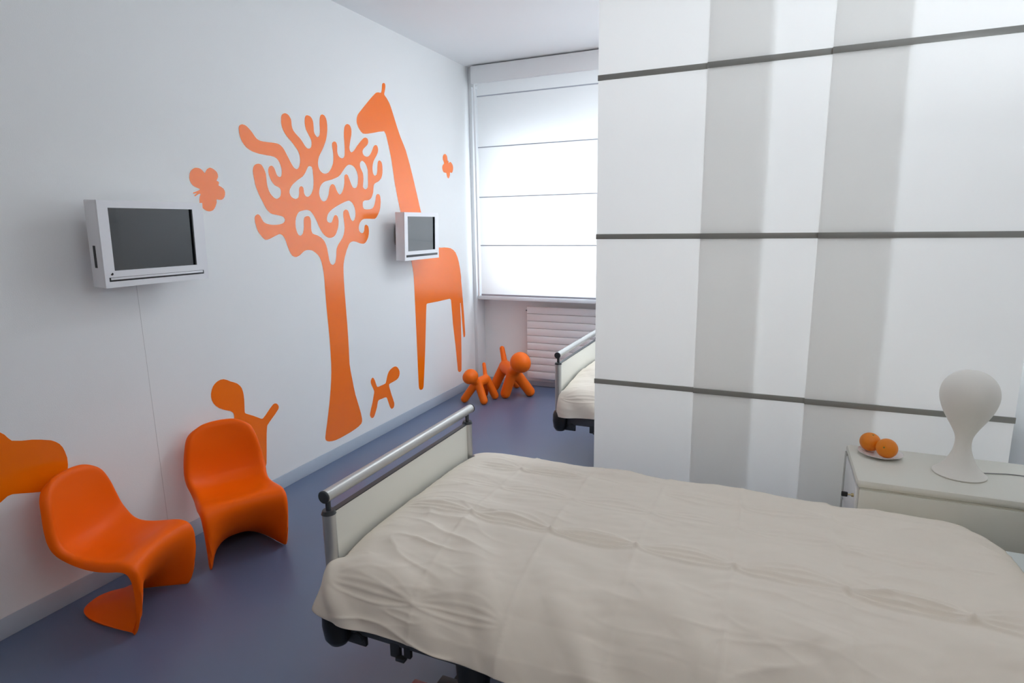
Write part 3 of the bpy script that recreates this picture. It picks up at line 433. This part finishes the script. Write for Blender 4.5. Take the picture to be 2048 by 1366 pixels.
# ------------------------------------------------------------------ S-shaped cantilever chairs
def make_chair_mesh():
    K = [ # centre x,z, edge x,z, half width, roll x,z
     (-.012, .828, -.006, .822, .060, .0, -.006),
     (.004, .836, .008, .826, .105, -.008, -.012),
     (.016, .820, .030, .802, .156, -.026, -.008),
     (.026, .775, .056, .758, .196, -.032, .0),
     (.044, .695, .082, .685, .219, -.034, .0),
     (.062, .605, .102, .600, .235, -.034, .0),
     (.080, .520, .128, .525, .243, -.036, -.004),
     (.104, .455, .162, .478, .243, -.034, -.014),
     (.150, .408, .208, .440, .232, -.022, -.028),
     (.220, .388, .262, .418, .230, -.008, -.036),
     (.300, .384, .330, .410, .237, .0, -.038),
     (.380, .394, .405, .412, .245, -.004, -.038),
     (.445, .405, .478, .414, .249, -.012, -.034),
     (.492, .398, .532, .395, .249, -.028, -.024),
     (.506, .352, .560, .345, .248, -.036, -.008),
     (.478, .282, .566, .270, .245, -.036, .0),
     (.420, .205, .560, .190, .241, -.034, .0),
     (.330, .130, .548, .115, .238, -.032, .0),
     (.215, .068, .530, .055, .236, -.030, .0),
     (.115, .028, .512, .018, .235, -.028, .0),
     (.055, .014, .505, .012, .235, -.028, .0)]
    K = np.array(K)
    for c in (0, 2):                                           # lean and height of the back
        lift = np.clip((K[:, 1] - .42) / .4, 0, 1) * (np.arange(len(K)) < 9)
        K[:, c] += 0.026 * lift
    for c in (1, 3):
        K[:, c] -= 0.024 * np.clip((K[:, c] - .42) / .4, 0, 1)
    n = len(K); T = 5
    rows = []
    for i in range(n - 1):
        p0, p1, p2, p3 = K[max(i - 1, 0)], K[i], K[i + 1], K[min(i + 2, n - 1)]
        for k in range(T):
            t = k / T
            rows.append(0.5 * ((2 * p1) + (-p0 + p2) * t + (2 * p0 - 5 * p1 + 4 * p2 - p3) * t * t + (-p0 + 3 * p1 - 3 * p2 + p3) * t ** 3))
    rows.append(K[-1]); R = np.array(rows)
    ss = np.concatenate([np.linspace(0, .9, 13), [.94, .97, .99, 1.0]])
    rl = np.concatenate([np.zeros(13), [.06, .24, .58, 1.0]])
    S = np.concatenate([-ss[::-1][:-1], ss]); RL = np.concatenate([rl[::-1][:-1], rl])
    V, F = [], []
    for j, r in enumerate(R):
        v = j / (len(R) - 1)
        p = 2.2 + 0.6 * max(0, (v - .62) / .38)
        for s, q in zip(S, RL):
            a = abs(s) ** p
            x = r[0] + (r[2] - r[0]) * a + r[5] * q
            z = r[1] + (r[3] - r[1]) * a + r[6] * q
            sy = math.copysign(1, s) if s else 0
            V.append((x, r[4] * s, max(z, .012)))
    m = len(S)
    for j in range(len(R) - 1):
        for i in range(m - 1):
            k = j * m + i; F.append((k, k + 1, k + m + 1, k + m))
    return V, F
V, F = make_chair_mesh()
SC = 0.785
chair = link_mesh('shell_chair', V, F, 'orange_plastic', None, True)
chair.data.transform(Matrix.Scale(SC, 4))
so = chair.modifiers.new('s', 'SOLIDIFY'); so.thickness = 0.017; so.offset = 0
be = chair.modifiers.new('b', 'BEVEL'); be.width = 0.006; be.segments = 3; be.limit_method = 'ANGLE'; be.angle_limit = math.radians(50)
su = chair.modifiers.new('u', 'SUBSURF'); su.levels = 1; su.render_levels = 1
bake(chair)
zmin = min(v.co.z for v in chair.data.vertices)
chair.data.transform(Matrix.Translation((-0.397, 0, -zmin)))        # origin on the floor between the front feet
chair.data.polygons.foreach_set('use_smooth', [True] * len(chair.data.polygons))
tag(chair, 'small orange moulded S-shaped chair standing in front of the larger dog decal', 'chair', 'small orange chairs along the wall')
chair.location = (0.468, 2.021, 0); chair.rotation_euler.z = math.atan2(-0.453, 0.891)
chair2 = chair.copy(); COL.objects.link(chair2)
chair2['label'] = 'small orange moulded S-shaped chair nearest the camera, at the left edge below the television'
chair2.location = (0.441, 1.575, 0); chair2.rotation_euler.z = math.atan2(0.331, 0.944)

# ------------------------------------------------------------------ toy dogs
def make_puppy(label, feet, head, head_r, body_r, leg_r, chest, rump, tail_top, tail_r, voxel):
    """Smooth one-piece plastic dog; every point given in room coordinates."""
    o0 = Vector((sum(f[0] for f in feet) / 4, sum(f[1] for f in feet) / 4, 0))
    bm = bmesh.new()
    def cap(a, b, r, rb=None):
        rb = r if rb is None else rb
        a, b = Vector(a) - o0, Vector(b) - o0
        add_tube(bm, a, b, r, 32, rb); add_ball(bm, a, r); add_ball(bm, b, rb)
    cap(chest, rump, body_r)
    for i, f in enumerate(feet):
        top = chest if i < 2 else rump
        side = Vector((f[0] - top[0], f[1] - top[1], 0)) * 0.12
        cap(Vector(top) + side, (f[0], f[1], leg_r), leg_r * 1.04, leg_r)
    cap(rump, tail_top, tail_r * 1.25, tail_r)
    hv = Vector(head) - Vector(chest)
    cap(chest, Vector(chest) + hv * 0.7, body_r * 0.8, body_r * 0.85)
    d = Vector((hv.x, hv.y, 0)).normalized()
    add_ball(bm, Vector(head) - o0 - d * head_r * 0.10, head_r)
    add_ball(bm, Vector(head) - o0 + d * head_r * 0.22 - Vector((0, 0, head_r * .05)), head_r * 0.9)
    o = from_bm('toy_dog', bm, 'puppy_plastic', None, True)
    o.location = o0
    md = o.modifiers.new('r', 'REMESH'); md.mode = 'VOXEL'; md.voxel_size = voxel; md.use_smooth_shade = True
    sm = o.modifiers.new('s', 'SMOOTH'); sm.iterations = 12; sm.factor = 0.6
    bake(o)
    if not o.data.materials: o.data.materials.append(MAT['puppy_plastic'])
    zm = min(v.co.z for v in o.data.vertices); o.data.transform(Matrix.Translation((0, 0, -zm)))
    o.data.polygons.foreach_set('use_smooth', [True] * len(o.data.polygons))
    return tag(o, label, 'toy dog', 'orange plastic toy dogs')
make_puppy('larger orange plastic toy dog with round head, beside the radiator and behind the small one',
           [(0.505, 5.12), (0.70, 5.27), (0.29, 5.33), (0.46, 5.50)],
           (0.695, 5.06, 0.385), 0.098, 0.066, 0.050, (0.565, 5.18, 0.250), (0.40, 5.36, 0.255), (0.335, 5.43, 0.425), 0.026, 0.006)
make_puppy('smaller orange plastic toy dog in front of the larger one, near the wall corner',
           [(0.200, 4.85), (0.400, 4.86), (0.29, 5.10), (0.42, 5.06)],
           (0.295, 4.80, 0.275), 0.071, 0.047, 0.037, (0.315, 4.90, 0.190), (0.345, 5.02, 0.20), (0.290, 5.10, 0.330), 0.018, 0.005)

# ------------------------------------------------------------------ hospital beds
def make_bed(label):
    """Origin on the floor at the foot end's near corner; +x towards the head, +y across."""
    t = thing('hospital_bed', label, 'bed', (1.59, 1.37, 0), group='hospital beds')
    rail = tube('foot_rail', (0, -0.012, 0.829), (0, 0.968, 0.829), 0.0195, 'aluminium', t)
    for y0, y1 in ((-0.020, -0.012), (0.968, 0.976)):
        tube('rail_cap', (0, y0, 0.829), (0, y1, 0.829), 0.0205, 'dark_plastic', rail, bev=0.002)
    for y in (0.0, 0.935):
        p = tube('foot_post', (0, y, 0.36), (0, y, 0.768), 0.0205, 'aluminium', t)
        bm = bmesh.new(); add_tube(bm, (0, y, 0.768), (0, y, 0.780), 0.0235, 28, 0.019)
        add_tube(bm, (0, y, 0.780), (0, y, 0.815), 0.0085, 20)
        smooth_by_angle(from_bm('post_collar', bm, 'dark_plastic', p))
    fp = box('foot_panel', (-0.009, 0.0215, 0.42), (0.009, 0.9135, 0.768), 'cream_laminate', t, bev=0.001)
    box('panel_edging', (-0.010, 0.0215, 0.768), (0.010, 0.9135, 0.772), 'dark_plastic', fp)
    for y in (0.005, 0.93):
        box('side_bar', (0.03, y - 0.02, 0.375), (2.12, y + 0.02, 0.425), 'steel_grey', t, bev=0.004)
    box('cross_bar', (0.0, 0.02, 0.37), (0.04, 0.91, 0.415), 'steel_grey', t)
    box('mattress_base', (0.05, 0.03, 0.415), (2.10, 0.905, 0.445), 'steel_grey', t, bev=0.004)
    for y in (-0.02, 0.955):
        b = lathe('corner_bumper', [(0.012, -0.072), (0.030, -0.066), (0.043, -0.045), (0.049, 0.0), (0.047, 0.04), (0.038, 0.062), (0.020, 0.070), (0.008, 0.071)], 'black_plastic', t, 40, (0.020, y - 0.0, 0.402))
    for y in (-0.012,):
        bm = bmesh.new(); add_tube(bm, (0.095, y - 0.01, 0.365), (0.095, y + 0.02, 0.365), 0.020, 24, bev=0.003)
        add_box(bm, (0.04, y, 0.335), (0.12, y + 0.014, 0.385), 0.003)
        smooth_by_angle(from_bm('bumper_bracket', bm, 'dark_plastic', t))
        bm = bmesh.new(); add_box(bm, (0.215, y - 0.004, 0.335), (0.25, y + 0.012, 0.385), 0.003)
        add_box(bm, (0.240, y - 0.014, 0.333), (0.272, y + 0.006, 0.345), 0.002); add_box(bm, (0.265, y - 0.004, 0.345), (0.290, y + 0.010, 0.385), 0.003)
        smooth_by_angle(from_bm('side_hook', bm, 'dark_plastic', t))
    # scissor lift and chassis
    for x in (0.435, 1.66):
        for y in (0.12, 0.80):
            bm = bmesh.new(); add_tube(bm, (x, y, 0.12), (x, y, 0.34), 0.045, 24, 0.062); add_tube(bm, (x, y, 0.34), (x, y, 0.378), 0.066, 24)
            smooth_by_angle(from_bm('lift_column', bm, 'dark_plastic', t))
    bm = bmesh.new(); add_box(bm, (0.30, 0.10, 0.13), (1.85, 0.15, 0.17), 0.004); add_box(bm, (0.30, 0.785, 0.13), (1.85, 0.835, 0.17), 0.004)
    add_box(bm, (0.34, 0.10, 0.125), (0.39, 0.83, 0.165), 0.004); add_box(bm, (1.72, 0.10, 0.125), (1.77, 0.83, 0.165), 0.004)
    smooth_by_angle(from_bm('chassis', bm, 'steel_grey', t))
    for x in (0.33, 1.80):
        for y in (0.12, 0.81):
            w = tube('caster_wheel', (x, y - 0.016, 0.05), (x, y + 0.016, 0.05), 0.05, 'black_plastic', t, bev=0.006)
            bm = bmesh.new(); add_tube(bm, (x + 0.01, y, 0.09), (x + 0.01, y, 0.145), 0.012, 16); add_box(bm, (x - 0.045, y - 0.022, 0.055), (x + 0.03, y - 0.018, 0.105), 0.001); add_box(bm, (x - 0.045, y + 0.018, 0.055), (x + 0.03, y + 0.022, 0.105), 0.001); add_box(bm, (x - 0.045, y - 0.022, 0.10), (x + 0.03, y + 0.022, 0.108), 0.001)
            from_bm('caster_fork', bm, 'steel_grey', w)
    # head end
    hb = box('head_panel', (2.14, 0.02, 0.42), (2.16, 0.915, 0.95), 'cream_laminate', t, bev=0.002)
    for y in (0.0, 0.935):
        tube('head_post', (2.15, y, 0.36), (2.15, y, 0.96), 0.0205, 'aluminium', t)
    return t

def cushion(name, lo, hi, m, bev, puff):
    bm = bmesh.new(); add_box(bm, lo, hi, bev, 5)
    o = from_bm(name, bm, m, None, True)
    c = Vector([(lo[i] + hi[i]) / 2 for i in range(3)]); c.z = lo[2]
    o.data.transform(Matrix.Translation(-c)); o.location = c
    return smooth_by_angle(o, 50)

def vnoise(x, y, s):
    return noise.noise(Vector((x, y, s)))

def make_duvet(name, seed, corner_drop=0.0, flare=0.040, hem_up=0.0):
    """Cover local to the bed's origin: hangs over both long sides, tucked inside the foot panel."""
    nx, ny = 320, 340
    far = [(1.035, .455), (1.045, .50), (1.043, .55), (1.02, .595), (.98, .622), (.92, .634), (.80, .645), (.6, .652), (.4, .653), (.28, .651)]
    A = np.array(far + [(.20, .649), (.12, .645), (.06, .640), (.00, .628), (-.036, .603), (-.056, .565), (-.068, .52), (-.076, .47), (-.082, .425)])   # at the foot
    B = np.array(far + [(.20, .642), (.13, .626), (.075, .602), (.03, .572), (-.005, .537), (-.03, .50), (-.05, .465), (-.064, .435), (-.074, .405)])  # further up the bed
    def arc(P): return np.concatenate([[0], np.cumsum(np.linalg.norm(np.diff(P, axis=0), axis=1))])
    LA, LB = arc(A), arc(B)
    ts = np.linspace(0, 1, ny + 1)
    def sample(P, L, t):
        return np.interp(t * L[-1], L, P[:, 0]), np.interp(t * L[-1], L, P[:, 1])
    ya, za = sample(A, LA, ts); yb_, zb_ = sample(B, LB, ts)
    ker = np.ones(13) / 13
    def sm(v):
        return np.convolve(np.pad(v, 6, mode='edge'), ker, 'valid')
    ya, za, yb_, zb_ = sm(ya), sm(za), sm(yb_), sm(zb_)
    crease_x = [0.32, 0.61, 0.90, 1.18, 1.47, 1.76]
    V, F = [], []
    for j in range(ny + 1):
        s = ts[j] * LA[-1]
        j0, j1 = max(0, j - 2), min(ny, j + 2)
        for i in range(nx + 1):
            u = i / nx
            m_ = min(1, max(0, (u * 1.95 - 0.10) / 0.45)); m_ = m_ * m_ * (3 - 2 * m_)
            y = ya[j] * (1 - m_) + yb_[j] * m_; z = za[j] * (1 - m_) + zb_[j] * m_
            ty = (ya[j1] - ya[j0]) * (1 - m_) + (yb_[j1] - yb_[j0]) * m_; tz = (za[j1] - za[j0]) * (1 - m_) + (zb_[j1] - zb_[j0]) * m_
            tl = math.hypot(ty, tz); n_y, n_z = tz / tl, -ty / tl
            yb = y
            hang = min(1, max(0, (0.02 - yb) / 0.06)); hang_far = min(1, max(0, (yb - 0.94) / 0.06))
            x0 = 0.030 - hang * (0.020 + flare * max(0, min(1, (0.61 - z) / 0.17))) - 0.04 * hang_far
            hx_ = max(0, (yb - 0.74) / 0.30)
            x1 = 1.968 + 0.010 * vnoise(yb * 3, 0, seed) - 0.10 * hx_ ** 2.5
            x = x0 + (x1 - x0) * u
            d = 0.0
            for k, cx in enumerate(crease_x[:5]):
                dx = x - cx - 0.010 * vnoise(yb * 2, cx, seed)
                if k < 4: d += 0.0075 * math.exp(-abs(dx) / 0.009) * max(0.15, 0.6 + 0.8 * vnoise(s * 6, cx * 3, seed + 2))
                else: d += 0.004 * math.exp(-abs(dx) / 0.008) + 0.008 / (1 + math.exp(max(-30, min(30, dx / 0.006)))) - 0.002
            # bundles of long folds pinched together at the cross creases
            for q, (cy, am, lo_, hi_) in enumerate(((0.355, 1.0, 0.04, 1.9), (0.80, 0.75, 0.12, 0.62), (0.79, 0.45, 0.9, 1.6), (-0.03, 0.35, 0.02, 0.62), (0.60, 0.3, 0.1, 1.9))):
                if x < lo_ - 0.05 or x > hi_ + 0.05: continue
                yc = (s - (LA[-1] - 0.155)) if q == 3 else None
                dy = (yb - cy + 0.020 * (x - 0.9) * 0.2) if q != 3 else -yc
                dy += 0.012 * vnoise(x * 1.6, cy, seed)
                if abs(dy) > 0.09: continue
                cell = (x - 0.035) / 0.288; fr = cell - math.floor(cell); ci = math.floor(cell)
                lens = math.sin(math.pi * fr) ** 0.8
                vary = 0.55 + 0.9 * abs(vnoise(ci * 3.7, cy * 5, seed + 21))
                fade = min(1, max(0, (x - lo_) / 0.05)) * min(1, max(0, (hi_ - x) / 0.08))
                g = 0.0
                for off, a_ in ((-0.021, .8), (0.002, 1.0), (0.024, .7), (0.043, .35)):
                    cc = off * lens * (1.25 + 0.5 * vnoise(x * 3, off * 90, seed + 5)) + off * 0.18
                    g += a_ * math.exp(-((dy - cc) / 0.0062) ** 2)
                d += am * fade * vary * (0.0150 * g - 0.0085 * math.exp(-(dy / 0.030) ** 2))
            # small star puckers at the crossings
            # soft puckers everywhere
            d += 0.012 * vnoise(x * 2.2, yb * 2.8, seed + 1) + 0.011 * vnoise(x * 4 + yb * 3, yb * 11, seed + 3)
            r1 = vnoise(x * 3.2 + s * 4, s * 15 - x * 2.5, seed + 4)
            d += 0.0055 * math.exp(-abs(r1) * 6) * max(0, 0.25 + vnoise(x * 2, s * 3, seed + 6) * 2.0)
            r2 = vnoise(x * 4 - s * 3, s * 9 + x * 3, seed + 14)
            d += 0.0045 * math.exp(-abs(r2) * 7) * max(0, -0.1 + vnoise(x * 3, s * 2, seed + 16) * 2.0)
            d += 0.0016 * vnoise(x * 20 - yb * 10, yb * 36, seed + 8)
            # diagonal drag folds fanning from the foot corner over the near side
            w = max(0, min(1, (0.50 - yb) / 0.30)) * max(0, min(1, (1.75 - x) / 0.9))
            p2 = x * 0.92 - (s - 0.75) * 0.62
            fold = vnoise(p2 * 8.5, (x + s) * 0.8, seed + 11)
            d += w * (0.017 * fold + 0.020 * max(0, fold) ** 1.5)
            w2 = max(0, min(1, (0.22 - yb) / 0.25)) * max(0.25, min(1, (x - 0.3) / 0.5))
            d += w2 * 0.014 * vnoise(x * 4.0 - s * 2.4, s * 1.6, seed + 13)
            d *= 0.35 + 0.65 * min(1, max(0, (x - x0) / 0.16)) if yb > 0.04 else 1
            foot = max(0, (0.10 - (x - x0)) / 0.10)
            z -= 0.020 * foot ** 2.0 * (1 - hang)
            head = max(0, (x - (x1 - 0.07)) / 0.07)
            z -= 0.026 * head ** 2
            if corner_drop > 0:
                z -= corner_drop * math.exp(-(max(0, x) / 0.22) ** 2) * max(0, min(1, (0.36 - yb) / 0.45))
            if hang > 0: y += hang * 0.030 * foot ** 2
            if yb < 0.02:
                low = min(1, max(0, (0.56 - z) / 0.1))
                z += 0.014 * vnoise(x * 2.3, 7, seed) * low + hem_up * low
            V.append((x, y + n_y * d, z + n_z * d))
    m = nx + 1
    for j in range(ny):
        for i in range(nx):
            k = j * m + i; F.append((k, k + m, k + m + 1, k + 1))
    o = link_mesh(name, V, F, 'duvet_cotton', None, True)
    so = o.modifiers.new('s', 'SOLIDIFY'); so.thickness = 0.016; so.offset = -1
    bake(o)
    bm = bmesh.new(); bm.from_mesh(o.data); bmesh.ops.recalc_face_normals(bm, faces=bm.faces[:]); bm.to_mesh(o.data); bm.free()
    o.data.polygons.foreach_set('use_smooth', [True] * len(o.data.polygons))
    return o

bed = make_bed('hospital bed in the foreground with grey foot rail and cream foot panel')
bed2 = copy_tree(bed)
bed2.location = (1.59, 3.56, 0)
pd = box('brake_pedal', (0.215, 0.145, 0.063), (0.33, 0.185, 0.078), 'aluminium', bed, bev=0.004)
box('pedal_tip', (0.160, 0.14, 0.060), (0.217, 0.19, 0.080), 'red_plastic', pd, bev=0.006)['label'] = 'dark red pedal tip'
bed2['label'] = 'farther hospital bed mostly hidden behind the fabric panels, foot end by the toy dogs'
for k, (bx, by, lab) in enumerate(((1.59, 1.37, 'foreground'), (1.59, 3.56, 'far'))):
    ms = cushion('mattress', (bx + 0.06, by + 0.085, 0.447), (bx + 2.12, by + 0.935, 0.590), 'sheet_cotton', 0.05, 0)
    tag(ms, 'pale sheeted mattress on the %s bed, under the duvet' % lab, 'mattress', 'mattresses')
duvet = make_duvet('duvet', 3.0, 0.0, 0.050, 0.026)
duvet.location = (1.59, 1.37, 0)
tag(duvet, 'creased cream cotton duvet spread over the foreground bed', 'duvet', 'cream duvets')
duvet2 = make_duvet('duvet', 9.0, 0.03, 0.005, 0.035)
tag(duvet2, 'x', 'duvet', 'cream duvets')
duvet2.location = (1.59, 3.56, 0)
duvet2['label'] = 'cream duvet hanging over the foot corner of the farther bed beside the radiator'

# ------------------------------------------------------------------ bedside cabinet
NX0, NX1, NY0, NY1, NZ = 3.160, 3.70, 2.435, 2.835, 0.70
t = thing('bedside_cabinet', 'cream bedside cabinet with key in its side lock, right of the bed', 'cabinet', ((NX0 + NX1) / 2, (NY0 + NY1) / 2, 0))
cx, cy = (NX0 + NX1) / 2, (NY0 + NY1) / 2
hx, hy = (NX1 - NX0) / 2, (NY1 - NY0) / 2
box('body', (-hx + 0.012, -hy + 0.006, 0.08), (hx + 0.17, hy, 0.668), 'cream_laminate', t, bev=0.003)
box('top', (-hx, -hy - 0.004, 0.668), (hx + 0.19, hy + 0.003, NZ), 'cream_laminate', t, bev=0.012)
box('near_panel', (-hx + 0.010, -hy - 0.002, 0.08), (hx + 0.175, -hy + 0.006, 0.662), 'cream_laminate', t, bev=0.002)
fr = box('side_drawer', (-hx, -hy + 0.014, 0.47), (-hx + 0.0115, hy - 0.03, 0.662), 'white_paint', t, bev=0.002)
lk = tube('lock', (-hx, -hy + 0.05, 0.615), (-hx - 0.008, -hy + 0.05, 0.615), 0.007, 'brass', fr)
bm = bmesh.new(); add_tube(bm, (-hx - 0.008, -hy + 0.05, 0.615), (-hx - 0.026, -hy + 0.05, 0.615), 0.0025, 12)
kq = from_bm('key', bm, 'brass', fr)
bm = bmesh.new(); add_tube(bm, (-hx - 0.022, -hy + 0.046, 0.615), (-hx - 0.022, -hy + 0.054, 0.615), 0.002, 10); add_box(bm, (-hx - 0.042, -hy + 0.046, 0.605), (-hx - 0.020, -hy + 0.054, 0.625), 0.0038, 3)
smooth_by_angle(from_bm('key_bow', bm, 'black_plastic', fr))['label'] = 'black key bow'
box('side_door', (-hx, -hy + 0.014, 0.10), (-hx + 0.0115, hy - 0.03, 0.462), 'white_paint', t, bev=0.002)
box('corner_profile', (-hx - 0.002, hy - 0.045, 0.08), (-hx + 0.0115, hy, 0.668), 'aluminium', t, bev=0.002)
for x in (-hx + 0.06, hx + 0.10):
    for y in (-hy + 0.06, hy - 0.06):
        bm = bmesh.new(); add_tube(bm, (x, y - 0.012, 0.032), (x, y + 0.012, 0.032), 0.032, 24, bev=0.004); add_tube(bm, (x, y, 0.05), (x, y, 0.08), 0.01, 12)
        smooth_by_angle(from_bm('caster', bm, 'dark_plastic', t))

# ------------------------------------------------------------------ lamp, plate, oranges
def spline_profile(pts, n=6):
    P = np.array(pts); out = []
    for i in range(len(P) - 1):
        p0, p1, p2, p3 = P[max(i - 1, 0)], P[i], P[i + 1], P[min(i + 2, len(P) - 1)]
        for k in range(n):
            t_ = k / n
            q = 0.5 * ((2 * p1) + (-p0 + p2) * t_ + (2 * p0 - 5 * p1 + 4 * p2 - p3) * t_ ** 2 + (-p0 + 3 * p1 - 3 * p2 + p3) * t_ ** 3)
            out.append((max(q[0], 0.0005), q[1]))
    out.append((max(P[-1][0], 0.0005), P[-1][1]))
    return out
t = thing('table_lamp', 'white opal bulb-headed table lamp with flared foot on the bedside cabinet', 'lamp', (3.517, 2.63, NZ))
lathe('lamp_body', [(0.080, 0.0), (0.0855, 0.002)] + spline_profile([(0.086, 0.006), (0.076, 0.014), (0.058, 0.034), (0.042, 0.062), (0.031, 0.092), (0.0262, 0.120), (0.0285, 0.150), (0.041, 0.180), (0.0575, 0.210), (0.074, 0.242), (0.086, 0.275), (0.0915, 0.305), (0.089, 0.335), (0.077, 0.364), (0.054, 0.388), (0.028, 0.400), (0.004, 0.404)]), 'lamp_opal', t)
curve_tube('power_cord', [(0.07, 0.03, 0.003), (0.12, 0.045, 0.0025), (0.17, 0.06, 0.0025), (0.24, 0.055, 0.0025), (0.31, 0.07, 0.0025), (0.34, 0.08, 0.0025)], 0.002, 'grey_cord', t)

plate = lathe('plate', [(0.030, 0.0), (0.046, 0.0), (0.050, 0.004), (0.066, 0.008), (0.081, 0.0155), (0.0815, 0.0168), (0.078, 0.0168), (0.064, 0.0105), (0.050, 0.0068), (0.002, 0.0064)], 'porcelain', None, 72, (3.272, 2.735, NZ))
tag(plate, 'small white porcelain plate with two oranges on the bedside cabinet', 'plate')
def make_orange(loc, rot, label):
    V, F = [], []
    o = None
    prof = [(0.0395 * math.sin(a) * (1 + 0.01 * math.cos(2 * a)), -0.0372 * math.cos(a) - (0.0022 * math.exp(-((math.pi - a) / 0.18) ** 2))) for a in np.linspace(0.03, math.pi - 0.03, 34)]
    t = thing('orange', label, 'orange', loc, group='oranges on the plate')
    p = lathe('peel', prof, 'orange_peel', t, 48)
    st = lathe('stem_scar', [(0.0005, 0.0342), (0.0036, 0.0345), (0.0036, 0.0356), (0.0015, 0.0364)], 'stem_green', t, 12)
    t.rotation_euler = rot
    return t
og = make_orange((3.236, 2.755, NZ + 0.0470), (0.3, 0.2, 0), 'orange at the back of the plate, partly hidden by the other')
og2 = copy_tree(og); og2.location = (3.287, 2.695, NZ + 0.0470); og2.rotation_euler = (1.0, -0.9, 0.0)
og2['label'] = 'orange at the front of the plate, nearer the lamp'
